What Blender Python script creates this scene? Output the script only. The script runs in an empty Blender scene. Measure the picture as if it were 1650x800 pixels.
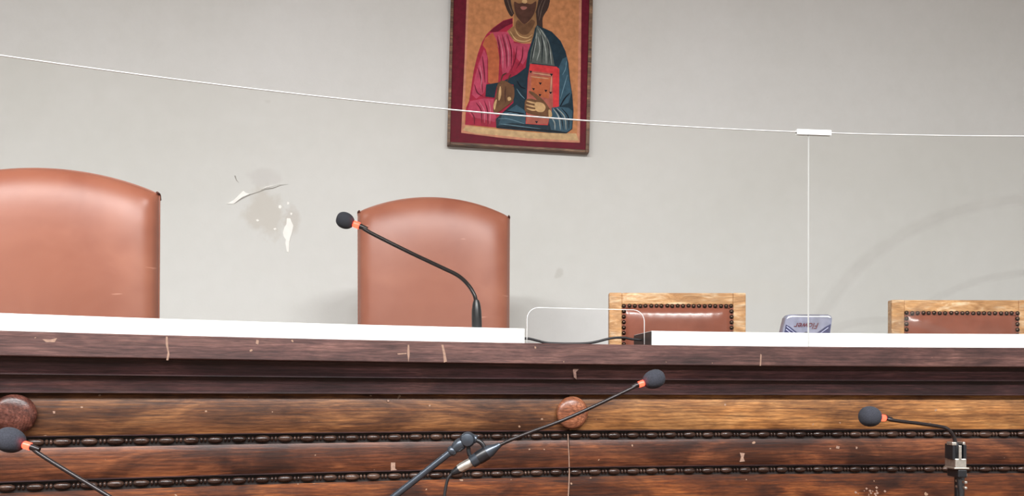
import bpy, bmesh, math, random
from mathutils import Vector, Matrix
random.seed(7)
PI = math.pi
S = bpy.context.scene
COL = S.collection

# ------------------------------------------------------------------ camera
W, H, F = 1650, 800, 1300.0            # photograph size, focal length in pixels
CZ = 1.25                               # eye height above the public floor
HOR, ROLL = 641.0, math.atan(3.0/1650)  # horizon row, tiny camera roll
cam = bpy.data.cameras.new('camera'); camo = bpy.data.objects.new('camera', cam); COL.objects.link(camo)
cam.sensor_width = 36.0; cam.lens = F/W*36.0; cam.shift_y = (HOR-H/2)/W
cam.clip_start = 0.02; cam.clip_end = 60
camo.matrix_world = Matrix.Translation((0, 0, CZ)) @ Matrix.Rotation(-ROLL, 4, 'Y') @ Matrix.Rotation(PI/2, 4, 'X')
S.camera = camo

def P(px, py, d):                       # world point seen at (px,py) at depth d in front of the eye
    dx, dy = (px-W/2), (HOR-py)
    c, s = math.cos(ROLL), math.sin(ROLL)
    return Vector(((dx*c-dy*s)/F*d, d, CZ+(dx*s+dy*c)/F*d))

# ------------------------------------------------------------------ world, exposure, lights
S.view_settings.view_transform = 'Standard'; S.view_settings.look = 'None'
S.view_settings.gamma = 1.0; S.view_settings.use_curve_mapping = False
S.view_settings.exposure = 0.0
wd = bpy.data.worlds.new('world'); S.world = wd; wd.use_nodes = True
wd.node_tree.nodes['Background'].inputs[0].default_value = (0.8, 0.88, 1, 1)
wd.node_tree.nodes['Background'].inputs[1].default_value = 0.3
CEIL = 3.7
LAMPS = [(-1.9, -1.2), (-0.1, -1.2), (1.7, -1.2)]
LAMP_W = [235, 275, 300]
LAMP_COL = (0.985, 0.99, 1.0)

# ------------------------------------------------------------------ materials
def lin(r, g, b):
    f = lambda c: (c/12.92 if c <= .04045 else ((c+.055)/1.055)**2.4)
    return (f(r/255), f(g/255), f(b/255), 1)
def new_mat(name):
    m = bpy.data.materials.new(name); m.use_nodes = True
    nt = m.node_tree
    return m, nt, nt.nodes['Principled BSDF']
def N(nt, t, **kw):
    n = nt.nodes.new(t)
    for k, v in kw.items(): setattr(n, k, v)
    return n
def noise(nt, coord, scale, detail=4, rough=.55, dist=0.0):
    n = N(nt, 'ShaderNodeTexNoise'); n.inputs['Scale'].default_value = scale
    n.inputs['Detail'].default_value = detail; n.inputs['Roughness'].default_value = rough
    n.inputs['Distortion'].default_value = dist
    nt.links.new(coord, n.inputs['Vector']); return n
def ramp(nt, fac, stops):
    r = N(nt, 'ShaderNodeValToRGB'); e = r.color_ramp.elements
    while len(e) < len(stops): e.new(0.5)
    for i, (p, c) in enumerate(stops): e[i].position = p; e[i].color = c
    nt.links.new(fac, r.inputs[0]); return r
def mapping(nt, coord, scale=(1, 1, 1), loc=(0, 0, 0), rot=(0, 0, 0)):
    m = N(nt, 'ShaderNodeMapping'); m.inputs['Scale'].default_value = scale
    m.inputs['Location'].default_value = loc; m.inputs['Rotation'].default_value = rot
    nt.links.new(coord, m.inputs['Vector']); return m.outputs[0]
def mix(nt, fac, a, b, mode='MIX'):
    m = N(nt, 'ShaderNodeMix', data_type='RGBA', blend_type=mode)
    for s, v in ((0, fac), (6, a), (7, b)):
        if hasattr(v, 'links') or hasattr(v, 'is_linked'): nt.links.new(v, m.inputs[s])
        else: m.inputs[s].default_value = v
    return m.outputs[2]
def bump(nt, bsdf, h, strength, dist):
    b = N(nt, 'ShaderNodeBump'); b.inputs['Strength'].default_value = strength
    b.inputs['Distance'].default_value = dist
    nt.links.new(h, b.inputs['Height']); nt.links.new(b.outputs[0], bsdf.inputs['Normal'])
def plain(name, rgb, rough=.5, metal=0, var=.12, scale=30, emit=None, spec=.5):
    m, nt, b = new_mat(name)
    tc = N(nt, 'ShaderNodeTexCoord')
    n = noise(nt, tc.outputs['Object'], scale)
    c = lin(*rgb)
    lo = tuple(x*(1-var) for x in c[:3])+(1,); hi = tuple(min(1, x*(1+var)) for x in c[:3])+(1,)
    r = ramp(nt, n.outputs[0], [(.3, lo), (.7, hi)])
    nt.links.new(r.outputs[0], b.inputs['Base Color'])
    b.inputs['Roughness'].default_value = rough; b.inputs['Metallic'].default_value = metal
    b.inputs['Specular IOR Level'].default_value = spec
    if emit:
        b.inputs['Emission Color'].default_value = emit[0]; b.inputs['Emission Strength'].default_value = emit[1]
    return m
def wood(name, dark, mid, light, rough=.35, streak=.85, finest=.7, coord='UV', seed=0., grain=1., contrast=1., blotch=.6, figscale=1., speck=True):
    """Long-grained wood; grain runs along the first coordinate (metres)."""
    m, nt, b = new_mat(name)
    tc = N(nt, 'ShaderNodeTexCoord'); co = tc.outputs[coord]
    fig = noise(nt, mapping(nt, co, (2.2*figscale, 9*figscale, 9*figscale), (seed, seed*1.7, 0)), 1.6, 5, .6, 1.2)
    st = noise(nt, mapping(nt, co, (5, 95*grain, 95*grain), (seed*3, 0, seed)), 1.0, 7, .72, .9)
    fine = noise(nt, mapping(nt, co, (28, 520*grain, 520*grain), (seed, 0, 0)), 1.0, 3, .6)
    base = ramp(nt, fig.outputs[0], [(.5-.22/contrast, lin(*dark)), (.5, lin(*mid)), (.5+.2/contrast, lin(*light))])
    s1 = ramp(nt, st.outputs[0], [(.34, (.36, .31, .29, 1)), (.5, (.9, .88, .86, 1)), (.66, (1.4, 1.36, 1.3, 1))])
    s2 = ramp(nt, fine.outputs[0], [(.35, (.5, .48, .48, 1)), (.62, (1.22, 1.22, 1.22, 1))])
    c = mix(nt, streak, base.outputs[0], s1.outputs[0], 'MULTIPLY')
    c = mix(nt, finest, c, s2.outputs[0], 'MULTIPLY')
    wv = N(nt, 'ShaderNodeTexWave', wave_type='BANDS', bands_direction='Y')
    wv.inputs['Scale'].default_value = 5.5; wv.inputs['Distortion'].default_value = 9; wv.inputs['Detail'].default_value = 4
    wv.inputs['Detail Scale'].default_value = .9; wv.inputs['Detail Roughness'].default_value = .65
    nt.links.new(mapping(nt, co, (1.1*figscale, 6*figscale, 6*figscale), (seed*2, seed, 0)), wv.inputs['Vector'])
    wr = ramp(nt, wv.outputs['Fac'], [(.1, (.62, .55, .5, 1)), (.55, (1.08, 1.06, 1.04, 1))])
    c = mix(nt, streak*.75, c, wr.outputs[0], 'MULTIPLY')
    bl = noise(nt, mapping(nt, co, (3.0, 5, 5), (seed*5+3, 1, 0)), 1.4, 4, .6, .8)
    blr = ramp(nt, bl.outputs[0], [(.38, (.3, .25, .24, 1)), (.5, (.85, .82, .8, 1)), (.62, (1.12, 1.12, 1.1, 1))])
    c = mix(nt, blotch, c, blr.outputs[0], 'MULTIPLY')
    if speck:
        sp = noise(nt, mapping(nt, co, (1, 1, 1), (seed, 9, 0)), 55, 1, .4)
        spr = ramp(nt, sp.outputs[0], [(.765, (0, 0, 0, 1)), (.78, (1, 1, 1, 1))])
        c = mix(nt, spr.outputs[0], c, lin(140, 112, 92))
    nt.links.new(c, b.inputs['Base Color'])
    b.inputs['Specular IOR Level'].default_value = .35
    rr = ramp(nt, st.outputs[0], [(.3, (rough+.12,)*3+(1,)), (.7, (max(.05, rough-.06),)*3+(1,))])
    nt.links.new(rr.outputs[0], b.inputs['Roughness'])
    bump(nt, b, st.outputs[0], .25, .002)
    return m
def leather(name, a, bcol, rough, wear=True, seed=0):
    m, nt, b = new_mat(name)
    tc = N(nt, 'ShaderNodeTexCoord'); co = mapping(nt, tc.outputs['Object'], (1, 1, 1), (seed, 0, seed))
    n1 = noise(nt, co, 5.5, 4, .6, .5)
    r1 = ramp(nt, n1.outputs[0], [(.3, lin(*a)), (.7, lin(*bcol))])
    c = r1.outputs[0]
    if wear:
        sc = noise(nt, mapping(nt, co, (9, 9, 60), (0, 0, 0), (0, .5, 0)), 1.5, 2, .5)
        sr = ramp(nt, sc.outputs[0], [(.76, (0, 0, 0, 1)), (.79, (.55, .55, .55, 1))])
        c = mix(nt, sr.outputs[0], c, lin(205, 150, 130))
    nt.links.new(c, b.inputs['Base Color'])
    b.inputs['Roughness'].default_value = rough
    g = noise(nt, co, 420, 2, .5); bump(nt, b, g.outputs[0], .12, .001)
    return m

M = {}
M['fascia'] = wood('old_purplish_brown_wood', (56, 36, 35), (82, 56, 53), (108, 78, 72), .5, seed=2.1, blotch=.5, streak=.7)
M['cornice'] = wood('dark_stained_wood', (32, 19, 22), (48, 29, 31), (68, 44, 42), .42, seed=5.3, blotch=.4, speck=False)
M['frieze_a'] = wood('walnut_veneer', (52, 30, 18), (94, 60, 37), (138, 96, 60), .4, seed=8.2, blotch=.75)
M['frieze_b'] = wood('golden_veneer', (104, 66, 36), (152, 106, 62), (182, 136, 86), .4, seed=1.4, blotch=.5)
M['panel'] = wood('reddish_walnut_wood', (50, 26, 16), (86, 48, 30), (128, 78, 48), .36, seed=12.7, blotch=.8)
M['panel_low'] = wood('russet_walnut_wood', (50, 24, 12), (98, 52, 25), (138, 82, 42), .36, seed=17.7, blotch=.85)
M['bead'] = wood('carved_dark_wood', (34, 24, 21), (58, 42, 36), (92, 72, 62), .22, coord='Object', seed=.4, speck=False)
M['groove'] = plain('blackened_groove', (26, 17, 14), .7)
M['boss_dark'] = wood('dark_turned_wood', (74, 44, 38), (98, 60, 52), (124, 82, 72), .25, coord='Object', seed=4.3, blotch=.5, speck=False, figscale=3)
M['boss'] = wood('turned_wood', (120, 72, 50), (152, 98, 72), (172, 120, 92), .25, coord='Object', seed=3.3, blotch=.4, speck=False, figscale=3)
M['chip'] = plain('bare_filler_chip', (138, 110, 94), .8, var=.2, scale=200)
M['chip_dark'] = plain('worn_brown_patch', (104, 78, 68), .8, var=.3, scale=200)
M['white'] = plain('white_laminate', (250, 250, 250), .35, var=.015, scale=3)
M['black'] = plain('black_plastic', (22, 23, 26), .35)
M['cable'] = plain('black_cable_rubber', (24, 22, 24), .5)
M['foam'] = plain('charcoal_foam', (40, 42, 50), .95, var=.35, scale=450)
M['neck'] = plain('black_gooseneck_metal', (34, 28, 28), .33, .3)
M['steel'] = plain('dark_satin_metal', (70, 76, 84), .32, .7)
M['nickel'] = plain('worn_nickel', (200, 195, 186), .3, .9, var=.2, scale=120)
M['ring'] = plain('lit_red_ring', (200, 20, 16), .4, emit=((1, .045, .022, 1), 7.0))
M['leather'] = leather('brown_leather', (140, 81, 62), (157, 98, 77), .38)
M['leather_dark'] = leather('glossy_brown_leather', (120, 66, 50), (148, 88, 70), .2, seed=4)
M['seam'] = plain('dark_leather_seam', (84, 42, 32), .6)
M['oak'] = wood('worn_oak', (168, 120, 76), (208, 160, 110), (240, 212, 176), .35, streak=.35, finest=.25, coord='Object', seed=6.0, grain=.6, blotch=.25, speck=False, figscale=3)
M['nail'] = plain('dark_brass_nail', (76, 58, 48), .25, .85)
M['floor'] = wood('floor_boards', (70, 48, 34), (98, 68, 48), (120, 88, 64), .4, coord='Object', speck=False)
M['ceiling'] = plain('ceiling_paint', (225, 224, 220), .9, var=.02, scale=2)
M['flake'] = plain('bare_white_plaster', (246, 244, 240), .9, var=.03, scale=60)
M['crack'] = plain('shadow_gap_plaster', (150, 146, 140), .95)
M['edge'] = plain('white_clip_edge_glint', (232, 234, 232), .9, var=.02, emit=None)  # white of the clip, and light caught by the acrylic edges painted in
M['diffuser'] = plain('lamp_housing_white', (235, 235, 235), .5)
M['frame'] = wood('picture_frame_wood', (92, 66, 48), (122, 92, 68), (152, 118, 88), .45, coord='Object', seed=9, speck=False, figscale=3)

def wall_material():
    m, nt, b = new_mat('aged_wall_paint')
    tc = N(nt, 'ShaderNodeTexCoord'); co = tc.outputs['Object']
    n1 = noise(nt, co, .8, 5, .6, .4)
    r1 = ramp(nt, n1.outputs[0], [(.3, lin(205, 205, 201)), (.7, lin(214, 214, 212))])
    c = r1.outputs[0]
    n2 = noise(nt, co, 14, 6, .7); r2 = ramp(nt, n2.outputs[0], [(.3, (.955, .955, .95, 1)), (.65, (1.0, 1.0, 1.0, 1))])
    c = mix(nt, .8, c, r2.outputs[0], 'MULTIPLY')
    n3 = noise(nt, co, 7, 2, .4); r3 = ramp(nt, n3.outputs[0], [(.775, (0, 0, 0, 1)), (.80, (.35, .35, .35, 1))])
    c = mix(nt, r3.outputs[0], c, lin(172, 168, 160))
    # grimy patch round the cracked plaster
    def patch(x, z, rx, rz, amt, col):
        nonlocal c
        mp = mapping(nt, co, (1/rx, 0, 1/rz), (-x/rx, 0, -z/rz))
        nz = noise(nt, co, 9, 5, .7)
        ad = N(nt, 'ShaderNodeVectorMath', operation='LENGTH'); nt.links.new(mp, ad.inputs[0])
        mm = N(nt, 'ShaderNodeMath', operation='ADD'); nt.links.new(ad.outputs['Value'], mm.inputs[0]); nt.links.new(nz.outputs[0], mm.inputs[1])
        rr = ramp(nt, mm.outputs[0], [(.8, (amt,)*3+(1,)), (1.6, (0, 0, 0, 1))])
        c = mix(nt, rr.outputs[0], c, col)
    for a in WALL_PATCHES: patch(*a)
    nt.links.new(c, b.inputs['Base Color']); b.inputs['Roughness'].default_value = .85
    g = noise(nt, co, 60, 5, .7); bump(nt, b, g.outputs[0], .12, .004)
    return m
def acrylic(name, arc_bands=()):
    m, nt, b = new_mat(name)
    nt.nodes.remove(b)
    out = [n for n in nt.nodes if n.type == 'OUTPUT_MATERIAL'][0]
    tr = N(nt, 'ShaderNodeBsdfTransparent'); tr.inputs[0].default_value = (.985, .985, .975, 1)
    gl = N(nt, 'ShaderNodeBsdfGlossy'); gl.inputs['Roughness'].default_value = .03
    fr = N(nt, 'ShaderNodeFresnel'); fr.inputs[0].default_value = 1.3
    ms = N(nt, 'ShaderNodeMixShader')
    nt.links.new(fr.outputs[0], ms.inputs[0]); nt.links.new(tr.outputs[0], ms.inputs[1]); nt.links.new(gl.outputs[0], ms.inputs[2])
    last = ms.outputs[0]
    tc = N(nt, 'ShaderNodeTexCoord')
    for (x, z, rx, rz, w, amt) in arc_bands:      # faint grey arc bands mixed into the sheet (UV is in metres)
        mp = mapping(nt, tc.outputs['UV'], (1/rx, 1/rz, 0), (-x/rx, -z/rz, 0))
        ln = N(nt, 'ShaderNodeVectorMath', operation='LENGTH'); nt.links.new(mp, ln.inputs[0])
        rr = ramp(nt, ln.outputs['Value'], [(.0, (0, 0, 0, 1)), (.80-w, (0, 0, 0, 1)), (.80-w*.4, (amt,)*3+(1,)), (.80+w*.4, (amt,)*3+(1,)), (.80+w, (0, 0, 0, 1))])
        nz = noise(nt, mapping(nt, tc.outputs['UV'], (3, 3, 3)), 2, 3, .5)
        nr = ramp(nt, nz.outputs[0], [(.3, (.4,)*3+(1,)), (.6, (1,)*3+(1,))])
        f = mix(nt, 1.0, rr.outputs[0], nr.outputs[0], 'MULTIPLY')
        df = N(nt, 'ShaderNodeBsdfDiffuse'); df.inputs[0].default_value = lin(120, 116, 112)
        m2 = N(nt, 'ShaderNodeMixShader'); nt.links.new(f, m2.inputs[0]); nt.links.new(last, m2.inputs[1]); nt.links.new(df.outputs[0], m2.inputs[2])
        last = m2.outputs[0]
    nt.links.new(last, out.inputs[0])
    return m

# ------------------------------------------------------------------ builders
def mk(name, verts, faces, mats, parent=None, smooth=False, uvs=None, mi=None):
    me = bpy.data.meshes.new(name); me.from_pydata([tuple(v) for v in verts], [], faces)
    for m in (mats if isinstance(mats, (list, tuple)) else [mats]): me.materials.append(m)
    if mi:
        for p, i in zip(me.polygons, mi): p.material_index = i
    if uvs:
        ul = me.uv_layers.new(name='UVMap')
        for p in me.polygons:
            for li in p.loop_indices: ul.data[li].uv = uvs[me.loops[li].vertex_index]
    if smooth:
        for p in me.polygons: p.use_smooth = True
    me.update()
    o = bpy.data.objects.new(name, me); COL.objects.link(o)
    if parent: o.parent = parent
    return o
def fix_normals(o):
    bm = bmesh.new(); bm.from_mesh(o.data); bmesh.ops.recalc_face_normals(bm, faces=bm.faces); bm.to_mesh(o.data); bm.free(); return o
def bevel(o, w, seg=2):
    md = o.modifiers.new('bevel', 'BEVEL'); md.width = w; md.segments = seg; md.limit_method = 'ANGLE'; md.angle_limit = .6; return o
def thing(name, label, cat, loc=(0, 0, 0), rz=0, group=None, kind=None):
    o = bpy.data.objects.new(name, None); COL.objects.link(o)
    o.location = loc; o.rotation_euler = (0, 0, rz); o.empty_display_size = .05
    o['label'] = label; o['category'] = cat
    if group: o['group'] = group
    if kind: o['kind'] = kind
    return o
def tag(o, label, cat, group=None, kind=None):
    o['label'] = label; o['category'] = cat
    if group: o['group'] = group
    if kind: o['kind'] = kind
    return o
def box(x0, x1, y0, y1, z0, z1):
    v = [(x, y, z) for x in (x0, x1) for y in (y0, y1) for z in (z0, z1)]
    f = [(0, 1, 3, 2), (4, 6, 7, 5), (0, 4, 5, 1), (2, 3, 7, 6), (0, 2, 6, 4), (1, 5, 7, 3)]
    return v, f
def mbox(name, mat, b, parent=None, bev=0.0):
    v, f = box(*b); o = mk(name, v, f, mat, parent)
    if bev: bevel(o, bev)
    return o
def frame_axes(t):
    t = t.normalized(); a = Vector((0, 0, 1)) if abs(t.z) < .9 else Vector((1, 0, 0))
    u = t.cross(a).normalized(); return u, t.cross(u).normalized()
def lathe_data(o, axis, prof, n=24, squash=1.0):
    """prof: (distance along axis, radius)"""
    u, w = frame_axes(axis); axis = axis.normalized(); V = []; Fc = []
    for (s, r) in prof:
        for k in range(n):
            a = 2*PI*k/n; V.append(o+axis*s+u*(r*math.cos(a))+w*(r*squash*math.sin(a)))
    for i in range(len(prof)-1):
        for k in range(n):
            Fc.append((i*n+k, i*n+(k+1) % n, (i+1)*n+(k+1) % n, (i+1)*n+k))
    Fc.append(tuple(range(n-1, -1, -1))); Fc.append(tuple((len(prof)-1)*n+k for k in range(n)))
    return V, Fc
def lathe(name, mat, o, axis, prof, parent=None, n=24):
    V, Fc = lathe_data(Vector(o), Vector(axis), prof, n)
    ob = fix_normals(mk(name, V, Fc, mat, parent, smooth=True))
    md = ob.modifiers.new('es', 'EDGE_SPLIT'); md.split_angle = math.radians(40)
    return ob
def catmull(pts, n=8):
    p = [Vector(q) for q in pts]; p = [2*p[0]-p[1]]+p+[2*p[-1]-p[-2]]; out = []
    for i in range(1, len(p)-2):
        for k in range(n):
            t = k/n
            out.append(.5*((2*p[i])+(-p[i-1]+p[i+1])*t+(2*p[i-1]-5*p[i]+4*p[i+1]-p[i+2])*t*t+(-p[i-1]+3*p[i]-3*p[i+1]+p[i+2])*t**3))
    out.append(p[-2]); return out
def tube(name, mat, pts, r, parent=None, n=12, smoothn=8, ribs=0):
    pts = catmull(pts, smoothn) if smoothn else [Vector(q) for q in pts]
    V = []; Fc = []; L = len(pts); u = None
    for i, p in enumerate(pts):
        t = (pts[min(i+1, L-1)]-pts[max(i-1, 0)]).normalized()
        if u is None: u, w = frame_axes(t)
        else:
            u = (u-t*u.dot(t)).normalized(); w = t.cross(u)
        rr = r(i/(L-1)) if callable(r) else r
        for k in range(n):
            a = 2*PI*k/n; V.append(p+u*(rr*math.cos(a))+w*(rr*math.sin(a)))
    for i in range(L-1):
        for k in range(n): Fc.append((i*n+k, i*n+(k+1) % n, (i+1)*n+(k+1) % n, (i+1)*n+k))
    Fc.append(tuple(range(n-1, -1, -1))); Fc.append(tuple((L-1)*n+k for k in range(n)))
    return fix_normals(mk(name, V, Fc, mat, parent, smooth=True))

# ---- the curved bench: everything on it follows one arc
R0, CX = 6.3, 1.4
CY = 2.24-R0
A0, A1 = math.radians(-33), math.radians(17)
def arc(r, a, z): return Vector((CX+r*math.sin(a), CY+r*math.cos(a), z))
def ang_at(px, r):                       # angle on the arc of radius r seen in column px
    k = (px-W/2)/F; lo, hi = A0, A1      # solve X = k*Y
    for _ in range(50):
        m = (lo+hi)/2; p = arc(r, m, 0)
        if p.x < k*p.y: lo = m
        else: hi = m
    return (lo+hi)/2
def arc_px(px, py, r):
    a = ang_at(px, r); p = arc(r, a, 0); q = P(px, py, p.y); return a, q
def sweep(name, mat, prof, a0=A0, a1=A1, parent=None, n=120, closed=True, smooth=False, uvoff=0.):
    """prof: list of (r, z) swept along the arc; UV = (arc length, profile length) in metres"""
    V = []; Fc = []; UV = []; K = len(prof); ln = [0]
    pr = list(prof)+([prof[0]] if closed else [])
    for i in range(1, len(pr)): ln.append(ln[-1]+math.dist(pr[i], pr[i-1]))
    KK = len(pr)
    for i in range(n+1):
        a = a0+(a1-a0)*i/n
        for j, (r, z) in enumerate(pr): V.append(arc(r, a, z)); UV.append((a*R0+uvoff, ln[j]+uvoff*.37))
    for i in range(n):
        for j in range(KK-1): Fc.append((i*KK+j, i*KK+j+1, (i+1)*KK+j+1, (i+1)*KK+j))
    if closed:
        Fc.append(tuple(range(K-1, -1, -1))); Fc.append(tuple(n*KK+j for j in range(K)))
    o = mk(name, V, Fc, mat, parent, smooth=smooth, uvs=UV)
    bm = bmesh.new(); bm.from_mesh(o.data)
    bmesh.ops.recalc_face_normals(bm, faces=bm.faces); bm.to_mesh(o.data); bm.free()
    if smooth:
        md = o.modifiers.new('es', 'EDGE_SPLIT'); md.split_angle = math.radians(35)
    return o
def Z(py, d): return CZ+(HOR+.7-py)/F*d   # height read near the bench's deepest point

# ------------------------------------------------------------------ room
YAW = math.radians(6)
WALL_Y = 3.6
wall_rot = Matrix.Rotation(YAW, 4, 'Z')
def wall_pt(px, py, off=0.0):            # local coordinates on the wall (x along it, z up) for a pixel
    k = (px-W/2)/F; X = k*WALL_Y/(1-k*math.tan(YAW)); Y = WALL_Y+X*math.tan(YAW)
    q = P(px, py, Y); return ((q-Vector((0, WALL_Y, 0))).length if 0 else (q.x/math.cos(YAW)), q.z)
WALL_PATCHES = []
for (px, py, w, h, amt, c) in [(425, 345, 75, 85, .45, (186, 178, 166)), (470, 355, 30, 50, .4, (184, 174, 164)), (425, 285, 60, 30, .35, (190, 186, 184)), (1180, 470, 300, 60, .12, (205, 200, 188))]:
    x, z = wall_pt(px, py); WALL_PATCHES.append((x, z, w/361, h/361, amt, lin(*c)))
M['wall'] = wall_material()
DAIS = .6
def structure(o, label=None):
    o['kind'] = 'structure'; return o
v, f = box(-5, 6.5, 0, .15, 0, CEIL)
wb = structure(mk('wall_back', v, f, M['wall'])); wb.matrix_world = Matrix.Translation((0, WALL_Y, 0)) @ wall_rot
def flat(name, pts, thick, mat, parent, y=-.0005):   # shape standing on the wall's face, wall-local coordinates
    n = len(pts); V = [(x, y-thick, z) for x, z in pts]+[(x, y, z) for x, z in pts]
    Fc = [tuple(range(n)), tuple(range(2*n-1, n-1, -1))]+[(i, (i+1) % n, n+(i+1) % n, n+i) for i in range(n)]
    return fix_normals(mk(name, V, Fc, mat, parent))
def wz(pts): return [wall_pt(340+x/5, 260+y/5) for x, y in pts]   # from the 5x enlarged detail
for nm, mt, th, pts in [
    ('plaster_flake', 'flake', .0025, [(130, 345), (185, 315), (245, 255), (262, 240), (285, 258), (315, 265), (255, 290), (215, 320), (185, 345)]),
    ('plaster_flake', 'flake', .002, [(405, 232), (440, 208), (480, 200), (515, 198), (560, 186), (520, 196), (480, 206), (450, 212)]),
    ('plaster_crack', 'crack', .0008, [(190, 343), (250, 298), (320, 266), (385, 245), (440, 222), (500, 214), (560, 192), (622, 186), (560, 197), (500, 222), (440, 230), (385, 250), (320, 272), (255, 302)]),
    ('plaster_flake', 'flake', .002, [(612, 460), (640, 462), (650, 490), (664, 520), (655, 570), (642, 610), (632, 650), (628, 735), (612, 730), (600, 660), (604, 635), (585, 605), (580, 575), (592, 535), (608, 510)]),
    ('plaster_flake', 'flake', .001, [(545, 358), (562, 354), (570, 368), (560, 384), (545, 376)]),
    ('plaster_flake', 'flake', .001, [(615, 328), (630, 332), (628, 348), (614, 350)]),
    ('plaster_flake', 'flake', .001, [(362, 474), (378, 468), (390, 482), (374, 490)]),
    ('plaster_flake', 'flake', .001, [(502, 545), (520, 538), (530, 548), (512, 556)]),
    ('plaster_flake', 'flake', .001, [(640, 415), (656, 418), (650, 436), (640, 430)]),
    ('plaster_crack', 'crack', .0008, [(188, 118), (198, 116), (206, 150), (228, 178), (204, 156)])]:
    flat(nm, wz(pts), th, M[mt], wb)
structure(mbox('floor', M['floor'], (-5, 6, -6, 4.5, -.1, 0)))
structure(mbox('wall_left', M['wall'], (-4.15, -4, -6, 3.4, 0, CEIL)))
structure(mbox('wall_right', M['wall'], (5, 5.15, -6, 4.2, 0, CEIL)))
structure(mbox('wall_front', M['wall'], (-4, 5, -6.15, -6, 0, CEIL)))
structure(mbox('ceiling', M['ceiling'], (-5, 6, -6.2, 4.6, CEIL, CEIL+.1)))
# raised floor behind the bench
V = []; n = 40
for i in range(n+1):
    a = A0+(A1-A0)*i/n; p = arc(R0+.06, a, 0); V.append((p.x, p.y))
V += [(V[-1][0], WALL_Y+V[-1][0]*math.tan(YAW)-.002), (V[0][0], WALL_Y+V[0][0]*math.tan(YAW)-.002)]
k = len(V); VV = [(x, y, 0) for x, y in V]+[(x, y, DAIS) for x, y in V]
structure(fix_normals(mk('dais', VV, [tuple(range(k)), tuple(range(2*k-1, k-1, -1))]+[(i, (i+1) % k, k+(i+1) % k, k+i) for i in range(k)], M['floor'])))
for i, (x, y) in enumerate(LAMPS):
    t = thing('ceiling_light', 'long white fluorescent ceiling light, out of the photo above the bench', 'light', (x, y, CEIL), group='ceiling lights')
    mbox('housing', M['diffuser'], (-.75, .75, -.16, .16, -.06, 0), t, .01)
    ld = bpy.data.lights.new('tube_light', 'AREA'); ld.shape = 'RECTANGLE'; ld.size = 1.4; ld.size_y = .28
    ld.energy = LAMP_W[i]; ld.color = LAMP_COL
    lo = bpy.data.objects.new('tube_light', ld); COL.objects.link(lo); lo.parent = t; lo.location = (0, 0, -.075)

# ------------------------------------------------------------------ bench
D = 2.24
bench = thing('judges_bench', 'long curved dark walnut bench with carved bead mouldings and round bosses', 'bench', arc(R0, ang_at(825, R0), 0))
off = -Vector(bench.location)
def into(o, t):                          # mesh built in world space becomes a child of an unrotated thing
    o.data.transform(Matrix.Translation(-Vector(t.location))); o.parent = t; return o
def B(o): return into(o, bench)
ZT = Z(560, D-.06); ZF0 = Z(592, D-.06); Z2 = Z(614, D-.035); Z3 = Z(637, D-.015)
ZB1 = Z(699.5, D); ZB2 = Z(755.5, D); hb = .0125
B(sweep('bench_top', M['fascia'], [(R0-.060, ZF0+.001), (R0-.062, ZF0+.003), (R0-.062, ZT-.003), (R0-.059, ZT), (R0+.42, ZT), (R0+.42, ZF0+.01), (R0-.03, ZF0)]))
B(sweep('cornice_moulding', M['cornice'], [(R0-.046, ZF0), (R0-.042, ZF0-.012), (R0-.034, ZF0-.026), (R0-.031, Z2+.004), (R0-.036, Z2+.002), (R0-.036, Z2), (R0-.024, Z2-.001), (R0-.02, Z2-.014), (R0-.0185, Z3+.006), (R0-.022, Z3+.004), (R0-.022, Z3), (R0+.03, Z3), (R0+.03, ZF0)], smooth=True))
a_seam = ang_at(917, R0)
def bulge(z0, z1, amt, r=R0, n=10):
    pts = []
    for i in range(n+1):
        t = i/n; pts.append((r-amt*math.sin(PI*t)**.6 if 0 < t < 1 else r, z1+(z0-z1)*t))
    return pts+[(R0+.03, z0), (R0+.03, z1)]
B(sweep('frieze_board', M['frieze_a'], bulge(ZB1+hb, Z3, .006), A0, a_seam-.0001, n=90, smooth=True))
B(sweep('frieze_board', M['frieze_b'], bulge(ZB1+hb, Z3, .006), a_seam+.0001, A1, n=60, smooth=True, uvoff=3.))
B(sweep('panel_board', M['panel'], bulge(ZB2+hb, ZB1-hb, .004), A0, a_seam-.00012, n=90, smooth=True))
B(sweep('panel_board', M['panel'], bulge(ZB2+hb, ZB1-hb, .004), a_seam+.00012, A1, n=60, smooth=True, uvoff=5.))
zl = ZB2-.13
B(sweep('lower_board', M['panel_low'], bulge(zl, ZB2-hb, .003), A0, a_seam-.0002, n=90, smooth=True, uvoff=1.))
B(sweep('lower_board', M['panel_low'], bulge(zl, ZB2-hb, .003), a_seam+.0002, A1, n=60, smooth=True, uvoff=7.))
B(sweep('lower_moulding', M['cornice'], [(R0-.012, zl), (R0-.02, zl-.015), (R0-.012, zl-.03), (R0+.03, zl-.03), (R0+.03, zl)]))
B(sweep('front_panelling', M['panel'], [(R0, zl-.03), (R0, .16), (R0+.03, .16), (R0+.03, zl-.03)]))
B(sweep('plinth', M['cornice'], [(R0-.03, .16), (R0-.03, 0), (R0+.03, 0), (R0+.03, .16)]))
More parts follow.
